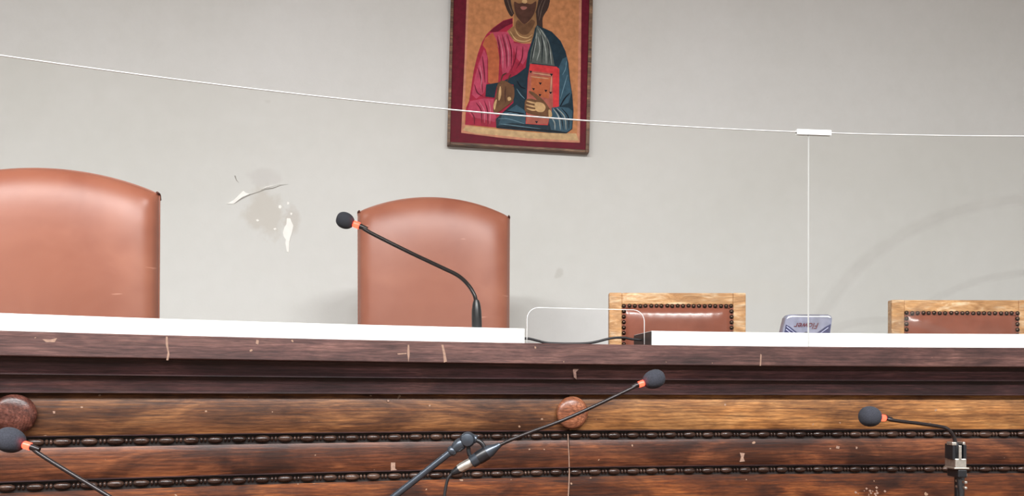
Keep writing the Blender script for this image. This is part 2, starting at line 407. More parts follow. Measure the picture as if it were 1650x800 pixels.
# bead and reel mouldings, each row one carved strip with the dark channel it sits in
def bead_row(zc):
    B(sweep('bead_channel', M['groove'], [(R0+.007, zc+hb), (R0+.007, zc-hb), (R0+.03, zc-hb), (R0+.03, zc+hb)]))
    B(sweep('bead_channel', M['cornice'], [(R0-.004, zc+hb+.0015), (R0-.006, zc+hb-.0005), (R0+.012, zc+hb-.0005), (R0+.012, zc+hb+.0015)]))
    pitch = .0525; V = []; Fc = []
    nb = int((A1-A0)*R0/pitch)
    for i in range(nb):
        a = A0+(i+.5)*pitch/R0; c = arc(R0+.002, a, zc+random.uniform(-.0006, .0006)); ax = Vector((math.cos(a), -math.sin(a), 0))
        L = .0175*random.uniform(.94, 1.04); r = .0082*random.uniform(.93, 1.05)
        prof = [(L*math.sin(PI/2*s), max(.0006, r*math.cos(PI/2*s)**.8)) for s in [-1, -.85, -.65, -.4, -.15, .15, .4, .65, .85, 1]]
        v, f = lathe_data(c, ax, prof, 14); b0 = len(V); V += v; Fc += [tuple(q+b0 for q in g) for g in f]
        for e in (-.0042, .0042):
            c2 = arc(R0+.003, a+(pitch/2+e)/R0, zc)
            prof = [(.0034*math.sin(PI/2*s), max(.0005, .0062*math.cos(PI/2*s)**.7)) for s in [-1, -.7, -.3, .3, .7, 1]]
            v, f = lathe_data(c2, ax, prof, 12); b0 = len(V); V += v; Fc += [tuple(q+b0 for q in g) for g in f]
    B(fix_normals(mk('bead_moulding', V, Fc, M['bead'], smooth=True)))
bead_row(ZB1); bead_row(ZB2)
for px, py, rr in ((921, 665.5, .042), (24, 668, .0425)):
    a, q = arc_px(px, py, R0-.012); nrm = Vector((-math.sin(a), -math.cos(a), 0)); c = arc(R0, a, q.z)
    B(lathe('round_boss', M['boss' if px > 500 else 'boss_dark'], c, nrm, [(-.002, rr*.93), (.012, rr*.93), (.016, rr), (.021, rr), (.026, rr*.93), (.030, rr*.72), (.0325, rr*.4), (.0335, .001)], n=40))
# chips of bare filler and old paint on the wood
def chip(pts, r, nm='filler_chip', mat='chip', th=.0009):
    Q = []
    for (px, py) in pts:
        a, q = arc_px(px, py, r); Q.append((a, q.z))
    n = len(Q); V = [arc(r-th, a, z) for a, z in Q]+[arc(r+.004, a, z) for a, z in Q]
    B(fix_normals(mk(nm, V, [tuple(range(n)), tuple(range(2*n-1, n-1, -1))]+[(i, (i+1) % n, n+(i+1) % n, n+i) for i in range(n)], M[mat])))
RF = R0-.062
chip([(267, 543), (270, 543), (271, 560), (273, 572), (271, 581), (268, 581), (270, 568), (267, 556)], RF)
chip([(711, 556), (714, 556), (717, 568), (720, 583), (715, 585), (714, 572)], RF)
chip([(657, 556), (659, 556), (660, 572), (658, 584), (656, 570)], RF, th=.0004)
chip([(640, 570), (655, 569), (655, 571), (641, 572)], RF, th=.0004)
chip([(413, 548), (417, 549), (416, 556), (412, 554)], RF)
chip([(1225, 571), (1227, 572), (1226, 590), (1224, 590)], RF, th=.0005)
chip([(68, 547), (80, 548), (92, 545), (88, 552), (74, 552)], RF, th=.0004)
chip([(925, 590), (939, 590), (934, 594), (928, 600), (929, 612), (925, 609), (923, 597)], R0-.042, mat='chip_dark')
chip([(630, 746), (637, 746), (637, 756), (640, 758), (630, 759)], R0-.0042)
chip([(1192, 730), (1200, 731), (1198, 738), (1200, 744), (1192, 745), (1194, 737)], R0-.0042)
chip([(1348, 719), (1353, 720), (1352, 724), (1347, 723)], R0-.0042)
chip([(1379, 720), (1382, 721), (1381, 724), (1379, 724)], R0-.0042)
chip([(85, 663), (89, 663), (89, 667), (86, 667)], R0-.006)
chip([(624, 645), (627, 645), (627, 648), (624, 648)], R0-.006)
chip([(914.8, 700), (915.8, 700), (917.5, 735), (918.4, 762), (917, 800), (915.2, 800), (917, 762), (916.2, 735)], R0-.004, th=.0003)
for _ in range(16):
    x = random.gauss(1400, 14); y = random.gauss(795, 5); w = random.uniform(.8, 2.4)
    if y < 772: continue
    chip([(x-w, y), (x, y-w*.8), (x+w, y+.3), (x, y+w)], R0-.0032)

# ------------------------------------------------------------------ white raised desk boards on the bench
ZW = Z(538, D-.02)
def board(pa, pb, label):
    a0 = A0+.01 if pa is None else ang_at(pa, R0-.02); a1 = A1-.01 if pb is None else ang_at(pb, R0-.02)
    o = sweep('desk_board', M['white'], [(R0-.02, ZT+.0005), (R0-.02, ZW-.002), (R0-.018, ZW), (R0+.125, ZW), (R0+.125, ZT+.0005)], a0, a1, n=80)
    if pa is not None:
        cap = sweep('dark_end_panel', M['black'], [(R0-.0185, ZT+.001), (R0-.0185, ZW-.0015), (R0+.1235, ZW-.0015), (R0+.1235, ZT+.001)], a0-.0004, a0+.0004, n=1)
        cap.parent = o
    return tag(o, label, 'desk board', 'white raised boards on the bench')
board(None, 845, 'long white board on the bench in front of the two high-backed chairs')
board(1050, None, 'white board on the bench in front of the two low wooden chairs')
# cable in the gap
pts = []
rc = R0+.06
for px, py in ((830, 547), (850, 546), (866, 549.5), (885, 553.5), (930, 554.3), (955, 552.5), (985, 545.5), (1005, 544.8), (1018, 547), (1041, 549)):
    a_, q_ = arc_px(px, py, rc); pts.append(arc(rc, a_, max(q_.z, ZT+.0035)))
tag(tube('power_cable', M['cable'], pts, .0034), 'thin black cable lying in the gap between the two white boards', 'cable')

# ------------------------------------------------------------------ clear acrylic screens
RP = R0-.040; TH = .005
ZP = Z(218.5, D-.04)
a_j = ang_at(1303, RP)
nl, nr_ = ang_at(849, RP), ang_at(1038, RP)
_, qn = arc_px(940, 498, RP); ZN = qn.z; RAD = .03
def zbot(a):
    if a <= nl or a >= nr_: return ZT
    e = min(a-nl, nr_-a)*RP
    if e >= RAD: return ZN
    return ZN-RAD+math.sqrt(max(0, RAD*RAD-(RAD-e)**2))
def screen(a0, a1, mat, label):
    t = thing('acrylic_screen', label, 'screen', arc(RP, (a0+a1)/2, ZT), 0, 'clear screens along the bench')
    off = -Vector(t.location)
    As = [a0+(a1-a0)*i/110 for i in range(111)]
    if a0 < nl < a1:
        for c0, sgn in ((nl, 1), (nr_, -1)):
            As += [c0-sgn*1e-5, c0+sgn*1e-5]+[c0+sgn*(RAD*(1-math.cos(PI/2*k/8)))/RP for k in range(1, 9)]
    As = sorted(As); V = []; Fc = []; UV = []
    for a in As:
        zb = zbot(a)+.0003
        for r, z in ((RP, zb), (RP, ZP), (RP+TH, ZP), (RP+TH, zb)): V.append(arc(r, a, z)+off); UV.append((a*RP, z))
    for i in range(len(As)-1):
        for j in range(4): Fc.append((i*4+j, i*4+(j+1) % 4, i*4+4+(j+1) % 4, i*4+4+j))
    n = len(As)-1; Fc += [(3, 2, 1, 0), (n*4, n*4+1, n*4+2, n*4+3)]
    fix_normals(mk('pane', V, Fc, [mat, M['edge']], t, uvs=UV, mi=[0]*(n*4)+[1, 1]))
    def E(o): return into(o, t)
    E(sweep('edge_glint', M['edge'], [(RP-.0003, ZP-.0007), (RP-.0003, ZP+.0007), (RP+TH+.0003, ZP+.0007), (RP+TH+.0003, ZP-.0007)], a0, a1))  # whitish strip standing in for light caught along the top edge
    return t, E
arc1 = arc_px(1660, 330, RP); arc2 = arc_px(1660, 455, RP)
band_u = ang_at(1690, RP)*RP
t1, E1 = screen(A0+.02, a_j-.0001, acrylic('clear_acrylic'), 'long clear acrylic screen with a low cut-out, left of the joint clip')
t2, E2 = screen(a_j+.0001, A1-.02, acrylic('banded_acrylic', [(band_u, Z(640, D), .86, .68, .03, .10), (band_u, Z(640, D), .62, .43, .03, .09), (band_u-.45, Z(570, D), .26, .11, .12, .07)]), 'clear acrylic screen with faint grey arcs, right of the joint clip')
# light caught on the cut-out's rim, painted as a whitish tube; then the clip
pts = [arc(RP, nl, ZT+.002)]+[arc(RP, nl+RAD*(1-math.cos(PI/2*k/6))/RP, ZN-RAD+RAD*math.sin(PI/2*k/6)) for k in range(0, 7)]
pts += [arc(RP, nl+(nr_-nl)*k/10, ZN) for k in range(2, 9)]
pts += [arc(RP, nr_-RAD*(1-math.cos(PI/2*k/6))/RP, ZN-RAD+RAD*math.sin(PI/2*k/6)) for k in range(6, -1, -1)]+[arc(RP, nr_, ZT+.002)]
E1(tube('cutout_glint', M['edge'], pts, .0008, smoothn=0, n=8))
ac = ang_at(1310, RP)
a0c, a1c = ang_at(1283, RP), ang_at(1338, RP)
cl = sweep('joint_clip', M['edge'], [(RP-.003, ZP-.0075), (RP-.003, ZP+.0062), (RP+TH+.003, ZP+.0062), (RP+TH+.003, ZP-.0075), (RP+TH+.0008, ZP-.0075), (RP+TH+.0008, ZP+.003), (RP-.0008, ZP+.003), (RP-.0008, ZP-.0075)], a0c, a1c, n=4)
tag(cl, 'small white clip joining the tops of the two clear screens', 'clip')

# ------------------------------------------------------------------ high-backed leather chairs
def leather_chair(label, pc, d, half, z_corner, rise, yaw, lean_in=0.0, nails=True, thick=.045):
    base = P(pc, 400, d)
    t = thing('leather_armchair', label, 'chair', (base.x, d, DAIS), yaw, 'high-backed leather chairs')
    zc, zt, zb = z_corner-DAIS, rise, .50
    NU, NV = 48, 40; V = []; Fc = []; T = .055
    def top(u): return zc+zt*(1-abs(u)**2.0)**.95
    for j in range(NV+1):
        v = j/NV
        for i in range(NU+1):
            s = -1+2*i/NU; u = math.sin(s*PI/2)*.35+s*.65
            vv = 1-(1-v)**1.6*1.0
            zz = zb+(top(u)-zb)*vv
            edge = 1-abs(u)**7; topf = 1-vv**14
            y = -T*(max(0, edge)**.5)*(max(0, topf)**.5)
            # soft sitting hollow
            y += .018*math.exp(-((u/.55)**2))*math.exp(-(((vv-.45)/.28)**2))
            # pinched pleats running in from the top corners
            k = math.exp(-((abs(u)-.93)/.05)**2-((zz-zc+.015)/.02)**2); y += .006*k*math.sin(14*(abs(u)+zz*4))
            w = half*(1-.012*(1-vv))
            V.append((u*w, y, zz))
    nf = len(V)
    for j in range(NV):
        for i in range(NU):
            a_ = j*(NU+1)+i; Fc.append((a_, a_+1, a_+NU+2, a_+NU+1))
    back = [(x, thick, z) for x, y, z in V]; V += back
    for j in range(NV):
        for i in range(NU):
            a_ = nf+j*(NU+1)+i; Fc.append((a_, a_+NU+1, a_+NU+2, a_+1))
    rim = [i for i in range(NU+1)]+[(j+1)*(NU+1)-1+NU+1-(NU+1)+0 for j in range(1, NV+1)]+[NV*(NU+1)+i for i in range(NU-1, -1, -1)]+[j*(NU+1) for j in range(NV-1, 0, -1)]
    for i in range(len(rim)):
        a_, b_ = rim[i], rim[(i+1) % len(rim)]; Fc.append((a_, b_, b_+nf, a_+nf))
    o = fix_normals(mk('backrest', V, Fc, M['leather'], t, smooth=True))
    md = o.modifiers.new('es', 'EDGE_SPLIT'); md.split_angle = math.radians(55)
    # dark seam round the edge
    pts = [(s*half*(1-.012*(1-(z_-zb)/(zc-zb)))*1.0, .004, z_) for s in (-1,) for z_ in [zb+(zc-zb)*k/12 for k in range(13)]]
    pts += [(u*half, .004, top(u)+.0005) for u in [-1+2*k/24 for k in range(1, 24)]]
    pts += [(half*(1-.012*(1-(z_-zb)/(zc-zb))), .004, z_) for z_ in [zb+(zc-zb)*k/12 for k in range(12, -1, -1)]]
    tube('edge_piping', M['leather'], pts, .0028, t, n=8, smoothn=0)
    for s in (-1, 1):
        tube('corner_tuck', M['seam'], [(s*half*.985, -.012, zc+.0035), (s*half*1.002, .002, zc+.0015), (s*half*1.003, thick*.5, zc-.006), (s*half*1.0, thick, zc-.010)], .0032, o, n=8, smoothn=4)
    if nails:
        src = None
        for k in range(28):
            z_ = zc-.03-k*.0165
            if z_ < zb+.02: break
            x_ = -half*(1-.012*(1-(z_-zb)/(zc-zb)))-.001
            if src is None: src = lathe('upholstery_nail', M['nail'], (0, 0, 0), (-1, 0, 0), [(-.001, .004), (.0008, .004), (.002, .003), (.0027, .0005)], o, n=10)
            else:
                src = src.copy(); COL.objects.link(src); src.parent = o
            src.location = (x_, .012, z_)
    # seat, frame and legs behind the bench
    v, f = box(-half*.95, half*.95, -.46, .0, .38, .49); s_ = mk('seat', v, f, M['leather'], t); bevel(s_, .03, 4)
    mbox('seat_frame', M['oak'], (-half*.92, half*.92, -.44, .03, .33, .38), t, .004)
    for sx in (-1, 1):
        for y0 in (-.43, -.01):
            mbox('leg', M['oak'], (sx*half*.86-.022, sx*half*.86+.022, y0, y0+.044, 0, .33), t, .004)
    return t
d1, d2 = 2.27, 2.9
leather_chair('large brown leather high-backed chair cropped by the left edge of the photo', 88, d1-.02, .270, P(256, 307, d1).z, .053, math.radians(15), nails=False, thick=.02)
leather_chair('brown leather high-backed chair below the picture, behind the bench microphone', 700.5, d2, .2705, P(700, 347, d2).z, (345-317)/F*d2, math.radians(8))

# ------------------------------------------------------------------ low wooden chairs with nailed leather backs
def oak_chair(label, pc, ptop, d, half, first):
    base = P(pc, 500, d); zt = P(pc, ptop, d).z-DAIS
    t = thing('wooden_chair', label, 'chair', (base.x, d, DAIS), 0, 'low wooden chairs')
    sw = .046; rh = .042; pb_ = zt-.34
    for s in (-1, 1):
        mbox('stile', M['oak'], (min(s*half, s*(half-sw)), max(s*half, s*(half-sw)), -.016, .018, 0, zt), t, .004)
    mbox('top_rail', M['oak'], (-half+sw, half-sw, -.0145, .016, zt-rh, zt-.0005), t, .003)
    mbox('bottom_rail', M['oak'], (-half+sw, half-sw, -.0145, .016, pb_-.04, pb_), t, .003)
    # leather panel
    NU, NV = 28, 16; V = []; Fc = []; x1 = half-sw; z0, z1 = pb_, zt-rh
    for j in range(NV+1):
        for i in range(NU+1):
            u = -1+2*i/NU; v = -1+2*j/NV
            e = max(0, 1-abs(u)**4)*max(0, 1-abs(v)**4)
            tuck = .0022*math.sin(i*2.3)*math.exp(-((1-v)/.25)**2)*(1-abs(u)**6)
            V.append((u*x1, -.006-.024*e**.45-tuck, z0+(z1-z0)*(v+1)/2))
    for j in range(NV):
        for i in range(NU):
            a_ = j*(NU+1)+i; Fc.append((a_, a_+1, a_+NU+2, a_+NU+1))
    nf = len(V); V += [(-x1, .01, z0), (x1, .01, z0), (x1, .01, z1), (-x1, .01, z1)]
    Fc += [(nf, nf+3, nf+2, nf+1), tuple(range(NU, -1, -1))+(nf, nf+1), tuple(NV*(NU+1)+i for i in range(NU+1))+(nf+2, nf+3),
           tuple(j*(NU+1)+NU for j in range(NV, -1, -1))+(nf+1, nf+2), tuple(j*(NU+1) for j in range(NV+1))+(nf+3, nf)]
    mk('back_pad', V, Fc, M['leather_dark'], t, smooth=True)
    # dark gimp strip under the nails
    v = []; f = []
    for b_ in ((-x1, x1, z1-.012, z1), (-x1, -x1+.012, z0, z1-.012), (x1-.012, x1, z0, z1-.012)):
        vv, ff = box(b_[0], b_[1], -.0165, -.005, b_[2], b_[3]); k0 = len(v); v += vv; f += [tuple(q+k0 for q in g) for g in ff]
    gimp = mk('gimp_trim', v, f, M['leather_dark'], t)
    pos = []
    nn = 21
    for k in range(nn): pos.append((-x1+.007+(2*x1-.014)*k/(nn-1)+(random.uniform(-.0015, .0015)), z1-.0055+random.uniform(-.0008, .0008)))
    for k in range(1, 9):
        for s in (-1, 1): pos.append((s*(x1-.006), z1-.0055-.0195*k))
    src = first
    for (x, z) in pos:
        if src is None:
            src = lathe('upholstery_nail', M['nail'], (0, 0, 0), (0, -1, 0), [(-.002, .0078), (.001, .0078), (.0035, .006), (.005, .0028), (.0056, .0004)], gimp, n=14)
        else:
            src = src.copy(); COL.objects.link(src); src.parent = gimp
        src.location = (x, -.0165, z)
    v, f = box(-half*.97, half*.97, -.42, -.02, .43, .48); bevel(mk('seat', v, f, M['leather_dark'], t), .015, 3)
    mbox('seat_frame', M['oak'], (-half*.95, half*.95, -.41, -.02, .36, .43), t, .003)
    for s in (-1, 1): mbox('leg', M['oak'], (s*half*.88-.02, s*half*.88+.02, -.41, -.37, 0, .36), t, .003)
    return src
src = oak_chair('low wooden chair with nailed leather back, behind the gap between the white boards', 1090.5, 473, 2.9, .2445, None)
oak_chair('low wooden chair with nailed leather back at the right edge of the photo', 1546, 484.5, 2.88, .249, src)

# ------------------------------------------------------------------ packet standing on the right white board
def packet():
    d = arc(R0+.10, ang_at(1297, R0+.10), 0).y
    f = F/d
    t = thing('tissue_packet', 'silvery lilac packet with an upside-down red word, standing on the white board', 'packet', P(1297, 600, d)*1.0)
    zb = ZW; t.location.z = zb; t.rotation_euler = (0, 0, 0)
    s = 1/f
    L = [(-41, 0), (-39, 10), (-36, 22), (-34.5, 28), (-31, 32), (-26, 33), (34, 33), (39, 31), (41, 27), (40, 18), (37.5, 0)]
    n = len(L); x = [(p*s, q*s*1.05) for p, q in L]
    rng = [(-.012, 1.0), (-.016, .97), (.012, 1.0), (.016, .97)]
    V = []
    for y, k in ((-.016, .975), (-.011, 1), (.011, 1), (.016, .975)):
        V += [(a*k, y, max(0, b*k if b > 0 else 0)) for a, b in x]
    Fc = [tuple(range(n-1, -1, -1)), tuple(3*n+i for i in range(n))]
    for r in range(3): Fc += [(r*n+i, r*n+(i+1) % n, (r+1)*n+(i+1) % n, (r+1)*n+i) for i in range(n)]
    wr = fix_normals(mk('wrapper', V, Fc, M['pack'], t))
    def pf(name, pts, mat, y=-.0166, th=.0004):
        k = len(pts); V = [(a*s, y-th, b*s) for a, b in pts]+[(a*s, y+.0002, b*s) for a, b in pts]
        fix_normals(mk(name, V, [tuple(range(k)), tuple(range(2*k-1, k-1, -1))]+[(i, (i+1) % k, k+(i+1) % k, k+i) for i in range(k)], M[mat], wr))
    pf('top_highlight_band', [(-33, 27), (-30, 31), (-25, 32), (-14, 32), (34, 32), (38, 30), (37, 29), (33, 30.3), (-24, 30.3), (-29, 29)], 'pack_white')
    pf('opening_strip', [(-15, 32), (20, 32), (20, 33.4), (-15, 33.4)], 'pack_dark', th=.0008)
    pf('printed_stripe', [(-36.5, 4), (-34, 18), (-28, 15), (-12, 2.4), (-12, .4), (-37, 0.4)], 'pack_dark2')
    pf('printed_stripe', [(36, 4), (38, 19), (30, 15), (12, 2.4), (12, .4), (36, 0.4)], 'pack_dark2')
    pf('printed_line', [(-33, 14.5), (-16, 1.6), (-15, 1.6), (-32.6, 15.5)], 'pack_line', th=.0007)
    pf('printed_line', [(34, 13), (18, 1.6), (17, 1.6), (33.6, 14)], 'pack_line', th=.0007)
    pf('printed_line', [(-34, 10), (-23, 1.6), (-22, 1.6), (-33.6, 11)], 'pack_line', th=.0009)
    pf('printed_dome', [(-9, .4), (-7, 4.2), (-3, 6.2), (1, 6.2), (4, 4.4), (7, .4)], 'black')
    cu = bpy.data.curves.new('lettering', 'FONT'); cu.body = 'Flower'; cu.size = 13.5*s; cu.extrude = .0003; cu.align_x = 'CENTER'; cu.align_y = 'CENTER'; cu.shear = .35
    cu.offset = .00018
    to = bpy.data.objects.new('lettering', cu); COL.objects.link(to)
    bpy.context.view_layer.update()
    dg = bpy.context.evaluated_depsgraph_get(); me = bpy.data.meshes.new_from_object(to.evaluated_get(dg))
    bpy.data.objects.remove(to); me.materials.clear(); me.materials.append(M['pack_red'])
    lo = bpy.data.objects.new('lettering', me); COL.objects.link(lo); lo.parent = wr
    lo.rotation_euler = (PI/2, PI, 0); lo.location = (0, -.0172, 16.5*s)
M['pack'] = plain('lilac_silver_film', (134, 136, 156), .25, .2, var=.22, scale=40)
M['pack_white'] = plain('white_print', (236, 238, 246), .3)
M['pack_line'] = plain('pale_lilac_print', (176, 178, 206), .3)
M['pack_dark'] = plain('grey_print', (92, 92, 104), .3)
M['pack_dark2'] = plain('slate_print', (54, 56, 88), .25, var=.3, scale=60)
M['pack_red'] = plain('maroon_print', (84, 14, 34), .4)
packet()

# ------------------------------------------------------------------ icon-style picture on the wall
def picture():
    px0, d = 834.5, 3.565
    cx, cz = wall_pt(px0, 243.5)
    t = thing('framed_picture', 'painted panel of a robed bearded figure with a red book, hung on the wall', 'picture')
    sc = 1/364.0; HT = 395*sc; hw = 115*sc
    t.matrix_world = wb.matrix_world @ Matrix.Translation((cx, -.003, cz)) @ Matrix.Rotation(math.radians(1.35), 4, 'Y')
    # frame bars
    for nm, b_ in (('frame', (-hw, -hw+.013, -.034, 0, 0, HT)), ('frame', (hw-.016, hw, -.034, 0, 0, HT)), ('frame', (-hw+.013, hw-.016, -.034, 0, 0, .012)), ('frame', (-hw+.013, hw-.016, -.034, 0, HT-.012, HT))):
        mbox('frame_bar', M['frame'], b_, t, .002)
    mbox('red_border', M['icon_border'], (-hw+.013, hw-.016, -.027, -.002, .012, HT-.012), t)
    V = []; Fc = []; MI = []; mats = []; layer = [0]
    def T(x, y):
        px, py = 700+x/3.079, y/3.079
        xl = 719.5+(237-py)*.0105; xr = 948+(250-py)*.028
        u = (px-xl)/(xr-xl); bl = 236+(px-720)*.061
        return (-hw+2*hw*u, (bl-py)*sc)
    def poly(pts, mat, raw=False, sub=True):
        q = [T(*p) for p in pts]
        layer[0] += 1; y = -.0275-layer[0]*.00005
        if mat not in mats: mats.append(mat)
        k0 = len(V); V.extend([(a, y, b) for a, b in q]); Fc.append(tuple(range(k0, k0+len(q)))); MI.append(mats.index(mat))
    def sm(pts, n=4):
        p = [Vector((a, b, 0)) for a, b in pts]; L = len(p); out = []
        for i in range(L):
            a, b, c, d_ = p[i-1], p[i], p[(i+1) % L], p[(i+2) % L]
            for k in range(n):
                s = k/n; r = .5*(2*b+(c-a)*s+(2*a-5*b+4*c-d_)*s*s+(3*b-a-3*c+d_)*s**3); out.append((r.x, r.y))
        return out
    def stroke(pts, w, mat):
        p = catmull([(a, b, 0) for a, b in pts], 5); L = []; Rr = []
        for i, q in enumerate(p):
            tt = (p[min(i+1, len(p)-1)]-p[max(0, i-1)]).normalized(); nn = Vector((-tt.y, tt.x, 0)); ww = w*math.sin(PI*(i+.6)/(len(p)+.2))**.6/2
            L.append(q+nn*ww); Rr.append(q-nn*ww)
        poly([(q.x, q.y) for q in L+Rr[::-1]], mat)
    poly([(128, 668), (300, 690), (460, 708), (718, 718), (728, 0), (732, -392), (154, -392), (146, 0), (140, 300)], 'icon_pale')
    poly([(142, 620), (200, 640), (300, 650), (705, 690), (715, 0), (720, -378), (164, -378), (156, 0), (150, 300)], 'icon_gold')
    poly([(135, 655), (150, 635), (220, 640), (300, 650), (500, 668), (700, 672), (712, 708), (460, 696), (300, 680), (200, 672)], 'icon_cream')
    # hair, head and neck of a plain bearded figure
    poly(sm([(330, 0), (345, 50), (372, 92), (400, 60), (480, 60), (498, 130), (528, 150), (530, 95), (558, 45), (568, -20), (560, -120), (500, -190), (440, -205), (370, -180), (330, -110), (322, -50)]), 'icon_hair')
    stroke([(348, 0), (362, 45), (378, 80)], 5, 'icon_hairl'); stroke([(545, 0), (525, 50), (512, 110)], 5, 'icon_hairl'); stroke([(530, 0), (510, 50), (506, 90)], 4, 'icon_hairl')
    poly([(385, 80), (383, 140), (350, 160), (372, 200), (420, 222), (470, 216), (488, 190), (500, 130), (495, 70)], 'icon_skin')
    poly(sm([(392, 130), (400, 160), (430, 182), (462, 170), (490, 120), (470, 105), (410, 105)]), 'icon_skind')
    stroke([(388, 150), (410, 185), (450, 196), (478, 180)], 5, 'icon_skinl'); stroke([(365, 165), (395, 205), (440, 214), (475, 200)], 6, 'icon_skinl')
    poly(sm([(364, -90), (366, 0), (378, 60), (400, 100), (434, 128), (465, 112), (492, 70), (508, 0), (510, -90), (480, -150), (400, -150)]), 'icon_skin')
    poly(sm([(384, 20), (392, 78), (412, 108), (436, 128), (462, 110), (488, 70), (496, 15), (470, 28), (436, 22), (408, 26)]), 'icon_beard')
    poly(sm([(432, -60), (428, 0), (424, 20), (440, 26), (450, 18), (446, 0), (442, -60)]), 'icon_skinl')
    poly(sm([(416, 44), (432, 40), (450, 45), (440, 56), (424, 56)]), 'icon_lip')
    for ex in (402, 470): poly(sm([(ex-16, -52), (ex, -60), (ex+16, -52), (ex, -46)]), 'icon_hair')
    # tunic
    poly([(378, 98), (330, 112), (280, 148), (248, 180), (225, 220), (204, 280), (186, 360), (176, 430), (165, 510), (150, 545), (146, 628), (298, 642), (330, 600), (400, 500), (445, 350), (478, 225), (430, 226), (385, 214), (350, 165), (378, 140)], 'icon_red')
    poly([(375, 100), (330, 115), (285, 148), (262, 168), (300, 170), (345, 140), (378, 125)], 'icon_reddark')
    poly([(262, 175), (300, 168), (352, 168), (384, 212), (378, 330), (360, 370), (330, 385), (310, 250)], 'icon_pink')
    poly([(376, 222), (470, 228), (455, 290), (430, 330), (400, 300)], 'icon_pink')
    poly([(240, 200), (278, 172), (300, 215), (312, 300), (308, 420), (280, 430), (258, 420), (256, 300), (244, 255), (228, 235)], 'icon_orange')
    poly([(235, 255), (252, 290), (252, 420), (238, 470), (200, 500), (178, 480), (190, 400), (208, 330)], 'icon_pink')
    poly([(170, 512), (240, 498), (288, 502), (284, 560), (300, 590), (292, 615), (180, 590), (158, 560)], 'icon_pink')
    for p in ([(300, 190), (315, 260), (318, 330)], [(325, 180), (345, 260), (350, 350)], [(350, 180), (372, 260), (372, 345)], [(400, 240), (392, 300), (372, 360)], [(430, 240), (425, 300), (398, 350)], [(205, 345), (222, 400), (232, 470)], [(228, 290), (236, 350), (242, 420)], [(190, 430), (205, 470), (235, 490)], [(200, 520), (225, 560), (228, 620)], [(240, 510), (256, 560), (258, 625)], [(170, 560), (190, 590), (192, 625)]):
        stroke(p, 6, 'icon_reddark')
    for p in ([(308, 185), (328, 270), (330, 350)], [(338, 180), (358, 270), (358, 340)], [(215, 335), (226, 390), (222, 450)], [(262, 508), (270, 560), (268, 625)], [(215, 515), (240, 560), (242, 620)]):
        stroke(p, 4, 'icon_rose')
    # mantle
    poly([(500, 132), (540, 150), (575, 165), (620, 210), (645, 262), (660, 320), (668, 400), (680, 480), (686, 560), (680, 650), (650, 672), (560, 668), (480, 660), (400, 655), (300, 645), (298, 600), (330, 570), (384, 520), (384, 430), (330, 410), (300, 440), (290, 495), (245, 490), (248, 430), (320, 418), (400, 380), (444, 345), (455, 270), (482, 190), (490, 150)], 'icon_blue')
    poly([(500, 135), (530, 160), (560, 210), (575, 260), (590, 335), (480, 322), (462, 330), (470, 260), (490, 200)], 'icon_grey')
    poly([(610, 345), (630, 300), (652, 290), (664, 400), (676, 470), (660, 520), (612, 540)], 'icon_bluel')
    poly([(330, 575), (400, 530), (444, 560), (446, 625), (380, 620), (310, 632)], 'icon_bluel')
    for p in ([(505, 150), (530, 200), (545, 260), (548, 325)], [(500, 170), (492, 230), (480, 300)], [(515, 150), (548, 200), (566, 260), (576, 330)], [(505, 190), (515, 250), (500, 310)]):
        stroke(p, 6, 'icon_silver')
    for p in ([(520, 170), (528, 230), (525, 320)], [(545, 190), (562, 250), (560, 325)], [(495, 200), (482, 260), (470, 320)]):
        stroke(p, 5, 'icon_navy')
    for p in ([(620, 500), (640, 430), (655, 380)], [(630, 380), (645, 350), (650, 310)], [(310, 600), (360, 600), (440, 625)], [(320, 625), (380, 632), (520, 650)], [(330, 580), (380, 570), (440, 590)], [(400, 450), (420, 480), (440, 500)]):
        stroke(p, 4, 'icon_sky')
    for p in ([(300, 640), (400, 645), (520, 655), (640, 668)], [(612, 550), (640, 500), (668, 470)], [(340, 560), (400, 570), (440, 575)], [(400, 410), (420, 440), (444, 450)]):
        stroke(p, 7, 'icon_navy')
    # book
    poly([(466, 326), (600, 340), (614, 352), (612, 538), (575, 548), (556, 632), (446, 625), (455, 400)], 'icon_book')
    poly([(462, 360), (580, 374), (582, 540), (554, 628), (448, 624), (456, 420)], 'icon_cover')
    poly([(474, 384), (568, 394), (562, 500), (470, 480)], 'icon_orange')
    for p in ([(480, 372), (575, 384)], [(470, 390), (560, 400)], [(575, 388), (570, 480)]): stroke(p, 5, 'icon_silver2')
    for (x, y) in ((470, 366), (574, 380), (518, 424), (484, 452), (546, 460), (516, 482), (570, 470), (500, 616)):
        poly([(x-8, y-5), (x+8, y-4), (x, y+8)], 'icon_navy')
    # hands
    poly(sm([(446, 505), (440, 530), (446, 566), (500, 584), (556, 590), (572, 566), (545, 520), (505, 482), (470, 462), (462, 470), (500, 505), (470, 500)]), 'icon_skind')
    for p in ([(450, 512), (480, 520), (500, 524)], [(446, 530), (480, 538), (500, 542)], [(450, 548), (478, 556), (500, 556)]): stroke(p, 9, 'icon_skinl')
    poly(sm([(492, 520), (530, 522), (545, 545), (530, 566), (498, 560)]), 'icon_skinl')
    poly(sm([(560, 556), (572, 560), (578, 585), (562, 592)]), 'icon_skinl')
    poly(sm([(288, 520), (300, 470), (304, 430), (330, 410), (365, 425), (386, 445), (384, 505), (340, 545), (300, 572), (284, 560)]), 'icon_skind')
    stroke([(318, 440), (316, 480), (312, 510)], 13, 'icon_skinl'); stroke([(300, 505), (292, 530), (290, 555)], 12, 'icon_skinl'); stroke([(345, 440), (342, 480), (345, 520)], 7, 'icon_beard')
    poly(sm([(355, 495), (368, 492), (372, 505), (358, 512)]), 'icon_skinl')
